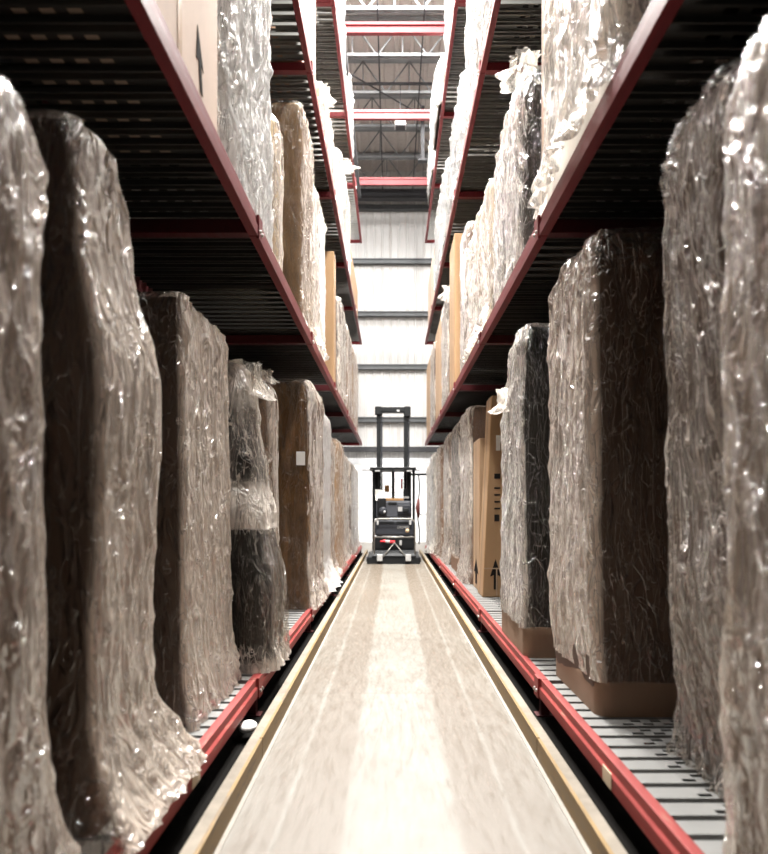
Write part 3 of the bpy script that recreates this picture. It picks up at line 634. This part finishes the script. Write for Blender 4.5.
for px in (368.5, 419):
    for yy in (.15, 1.8):
        w = MB().tube([(tx(px), yT + yy, .04), (tx(px), yT + yy, .16)], .055, 14).build('guide_roller', TG2, T, True)
MB().prism_x([(yT - .02, .19), (yT + .1, .30), (yT + .5, .30), (yT + .5, .16), (yT - .02, .16)], tx(372), tx(416)).build('platform_step', TB, T, bevel=.01)
for px in (371.5, 376, 378.5, 406, 409, 415.5): pass
for a, b_ in ((377, 382.5), (405.5, 411)):
    tbox('floor_bracket', a, b_, 554.5, 561, -.06, .02, WHT, .01)
tbox('motor_cover', 374, 414.5, 538, 557, .28, 1.0, TB, .02)
lc = tbox('lower_cover', 374.5, 414, 520, 536.5, .22, 1.0, TG, .05)
for a, c in ((376, 394), (396.5, 409.5)): MB().box(tx(a), tx(c), yT + .20, yT + .24, tz(523.4), tz(521.6)).build('vent_slot', TB, lc)
for px in (376.5, 409.5): tbox('corner_light', px, px + 2, 520.5, 525, .18, .24, WHT, .004, lc)
uc = tbox('upper_console', 375.5, 412, 500.5, 519, .32, 1.0, TG2, .05)
tbox('control_pod', 397.5, 411.5, 504.5, 514.5, .24, .5, TG, .03, uc)
tbox('display', 398, 402.5, 507, 511.5, .22, .26, WHT, .004, uc)
tbox('control_handle', 403, 409, 508, 512.5, .16, .26, TB, .02, uc)
tbox('tray_slot', 388, 397, 502, 504.5, .3, .34, TB, .004, uc)
sw = MB().ball((tx(383), yT + .22, tz(511)), .095, 1, .45, 1, 16).build('steering_wheel', TG, T, True)
MB().ball((tx(384.5), yT + .15, tz(512)), .03, 1, 1, 1, 10).build('spinner_knob', WHT, sw, True)
MB().box(tx(377), tx(386), yT + .26, yT + .34, tz(516), tz(498)).build('steering_column', TB, T, bevel=.02)
# operator compartment pillars and guard
for a, b_ in ((371.8, 374.4), (413, 415.6)):
    tbox('side_pillar', a, b_, 469, 556, .35, .55, TB, .015)
for a, b_ in ((372.6, 378.6), (407.2, 412)): 
    tbox('inner_pillar', a, b_, 470, 519, .6, .8, TB, .01)
og = tbox('overhead_guard', 369.5, 416.5, 466.8, 469.4, .1, 1.35, TB, .012)
for a, c in ((361, 370), (416, 421)): MB().box(tx(a), tx(c), yT + .5, yT + .58, tz(469.5), tz(468.3)).build('guard_arm', TB, og)
for a in (375, 407): MB().box(tx(a), tx(a + 5), yT + .08, yT + .12, tz(471.3), tz(470)).build('marker_light', WHT, og)
# mast
tx0, tz0 = tx, tz
def tx(px): return (px - 392) / 44.72 * 17.2 / 16.1
def tz(py): return 1.3 - (py - 506) / 44.72 * 17.2 / 16.1
for a, b_ in ((376.6, 382.4), (403.8, 409.6)):
    c = MB().box(tx(a), tx(b_) - .035, yT + 1.1, yT + 1.28, .2, tz(407.5)).build('mast_rail', TB, T, bevel=.012)
    MB().box(tx(b_) - .03, tx(b_), yT + 1.13, yT + 1.25, .2, tz(409)).build('inner_channel', TG, c, bevel=.006)
tbox('mast_crosshead', 375.5, 410.5, 407, 412.6, 1.06, 1.3, TB, .02)
tbox('crosshead_lug', 375, 381.5, 406.5, 415, 1.04, 1.2, TB, .02); tbox('crosshead_lug', 404, 410.6, 406.5, 417, 1.04, 1.2, TB, .02)
tbox('white_sticker', 396.8, 399.6, 410, 411.8, 1.05, 1.06, WHT, 0)
tbox('lift_cylinder', 391.6, 394.6, 470, 500, 1.12, 1.2, DARKSTEEL, .02)
tx, tz = tx0, tz0
# mesh window grid behind the operator
g = MB()
for i in range(9): x = lerp(tx(382), tx(404), i / 8); g.tube([(x, yT + 1.0, tz(500)), (x, yT + 1.0, tz(472))], .004, 5)
for i in range(11): z = lerp(tz(500), tz(472), i / 10); g.tube([(tx(382), yT + 1.0, z), (tx(404), yT + 1.0, z)], .004, 5)
g.build('mesh_guard', DARKSTEEL, T)
tbox('orange_shelf', 382, 404, 498, 500.5, .5, .95, ORG, .006)
tbox('orange_notice', 384, 389, 484, 491, .96, .985, ORG, .002)
tbox('red_lever', 401.5, 403.2, 477, 488, .8, .84, RDP, .006)
tbox('pillar_fitting', 404, 408, 488, 497, .5, .75, TB, .02)
tbox('switch_box', 404.5, 409.5, 496, 498.5, .45, .6, WHT, .01)
# crumpled paper hung on the left pillar
pp = MB(); pts = [(375, 489), (382, 489.5), (386, 497.5), (383, 500), (375.5, 500.5), (374.8, 495)]
n6 = len(pts); pp.add([(tx(a), yT + .30 + .03 * (i % 2), tz(c)) for i, (a, c) in enumerate(pts)] + [(tx(a), yT + .34 + .03 * (i % 2), tz(c)) for i, (a, c) in enumerate(pts)],
    [tuple(range(n6)), tuple(range(n6, 2 * n6))[::-1]] + [(i, (i + 1) % n6, (i + 1) % n6 + n6, i + n6) for i in range(n6)])
pp.build('paper_bundle', PAPER, T)
# tubular rail
def arc(c, r, a0, a1, n=6): return [(c[0] + r * math.cos(lerp(a0, a1, i / n)), yT + .02, c[1] + r * math.sin(lerp(a0, a1, i / n))) for i in range(n + 1)]
xl, xr, zt_, zb_ = tx(374.2), tx(415), tz(518.8), tz(558)
path = [(xl, yT + .02, zb_)] + arc((xl + .12, zt_ - .12), .12, PI, PI / 2) + arc((xr - .12, zt_ - .12), .12, PI / 2, 0) + [(xr, yT + .02, zb_)]
MB().tube(path, .016, 10).build('guard_rail', CHROME, T, True)
MB().tube([(xl, yT + .02, tz(537.2)), (xr, yT + .02, tz(537.2))], .014, 8).build('guard_rail_bar', CHROME, T, True)
for px in (382.5, 406.5): MB().tube([(tx(394.5), yT + .1, tz(543)), (tx(px), yT - .03, tz(557.5))], .013, 8).build('brace_strut', CHROME, T, True)
MB().tube([(tx(380), yT + .2, tz(542)), (tx(384), yT + .2, tz(541.5)), (tx(387.5), yT + .2, tz(542)), (tx(395), yT + .2, tz(542.5))], [.018, .035, .035, .03], 10).build('red_bottle', RDP, T, True)
MB().tube([(tx(385.5), yT + .2, tz(541.7)), (tx(389.8), yT + .2, tz(542.2))], .037, 10).build('white_band', WHT, T, True)
tbox('valve_block', 399.5, 402, 541, 546, .2, .27, WHT, .01)
cv = bpy.data.curves.new('brand_lettering', 'FONT'); cv.body = 'CROWN'; cv.size = .085; cv.extrude = .003; cv.shear = .25; cv.align_x = 'CENTER'; cv.align_y = 'CENTER'
dg = bpy.data.objects.new('tmp', cv); COL.objects.link(dg); dg.rotation_euler = (PI / 2, 0, 0); dg.location = (tx(403), yT + .212, tz(527.6)); dg.scale = (.8, 1, 1)
bpy.context.view_layer.update(); me = bpy.data.meshes.new_from_object(dg.evaluated_get(bpy.context.evaluated_depsgraph_get())); me.transform(dg.matrix_world); me.materials.clear()
bpy.data.objects.remove(dg); link('raised_lettering', me, WHT, lc)
MB().tube([(tx(407.5), yT + .222, tz(531)), (tx(407.5), yT + .208, tz(531))], .045, 14).build('round_badge', simple('tan_badge', (.55, .4, .25), .4), lc, True)
# charging pendant on the end of the right rack
P = thing('cable_pendant', 'dark hanging cable with a red grip beside the truck', 'cable', (.67, 19.9, 0))
pts = []
for i in range(25):
    u = i / 24; pts.append((.73 + .03 * math.sin(u * 9), YE + .12, lerp(2.15, .25, u)))
MB().tube(pts, .02, 8).build('cable', TB, P, True)
MB().tube([(.73, YE + .1, 1.5), (.71, YE + .1, 1.25), (.73, YE + .1, .98)], [.03, .065, .03], 10).build('red_grip', simple('dark_red_grip', (.10, .025, .022), .6), P, True)
MB().tube([(.74, YE + .1, 1.12), (.82, YE + .1, 1.04), (.93, YE + .1, 1.07)], .012, 8).build('loose_end', TB, P, True)
MB().box(.5, .98, YE + .02, YE + .16, 2.14, 2.2).build('hanger_bar', TB, P)

# ------------------------------------------------------------------ light
def area(x, y, z, sx, sy, power, col=(1, .97, .93), rot=(0, 0, 0)):
    l = bpy.data.lights.new('unseen_area', 'AREA'); l.shape = 'RECTANGLE'; l.size = sx; l.size_y = sy; l.energy = power; l.color = col
    o = bpy.data.objects.new('unseen_light', l); o.location = (x, y, z); o.rotation_euler = rot; COL.objects.link(o); return o
for y, z, pw in ((4.3, 8.8, 210), (8.0, 9.3, 620), (11.8, 12.9, 1100), (14.85, 12.95, 1500)):  # first two pairs are added low, out of view, to brighten shelf fronts
    for x in (-.68, .76): area(x, y, z, .25, 1.3, pw * .75)
for y in (8, 13, 18, 23):
    for x in (-4.4, 4.4): area(x, y, 12.1, .6, 1.5, 240 if y < 20 else 90)
for x in (-2.8, 2.8): area(x, 22.6, 12.0, 1.5, 1.2, 80, (1, 1, 1))  # unseen pair added to brighten the end wall
for x in (-1.9, 1.9): area(x, 22.0, 8.5, .8, .8, 50, (1, 1, 1), (math.radians(-35), 0, 0))  # another hidden pair added for end wall brightness
w = bpy.data.worlds.new('w'); scene.world = w; w.use_nodes = True
w.node_tree.nodes['Background'].inputs[0].default_value = (.9, .93, 1, 1); w.node_tree.nodes['Background'].inputs[1].default_value = 0.02

# ------------------------------------------------------------------ camera
cam = bpy.data.cameras.new('camera'); co = bpy.data.objects.new('camera', cam); COL.objects.link(co); scene.camera = co
co.location = (0, 0, 1.3); co.rotation_euler = (PI / 2, 0, 0)
cam.sensor_fit = 'HORIZONTAL'; cam.sensor_width = 36; cam.lens = 720 / 768 * 36
cam.shift_x = -8 / 768; cam.shift_y = 79 / 768; cam.clip_end = 100; cam.clip_start = .05
cam.dof.use_dof = True; cam.dof.focus_distance = 6.5; cam.dof.aperture_fstop = 2.0
scene.view_settings.view_transform = 'Standard'; scene.view_settings.look = 'None'; scene.view_settings.gamma = 1; scene.view_settings.exposure = 1.15
scene.cycles.transparent_max_bounces = 24
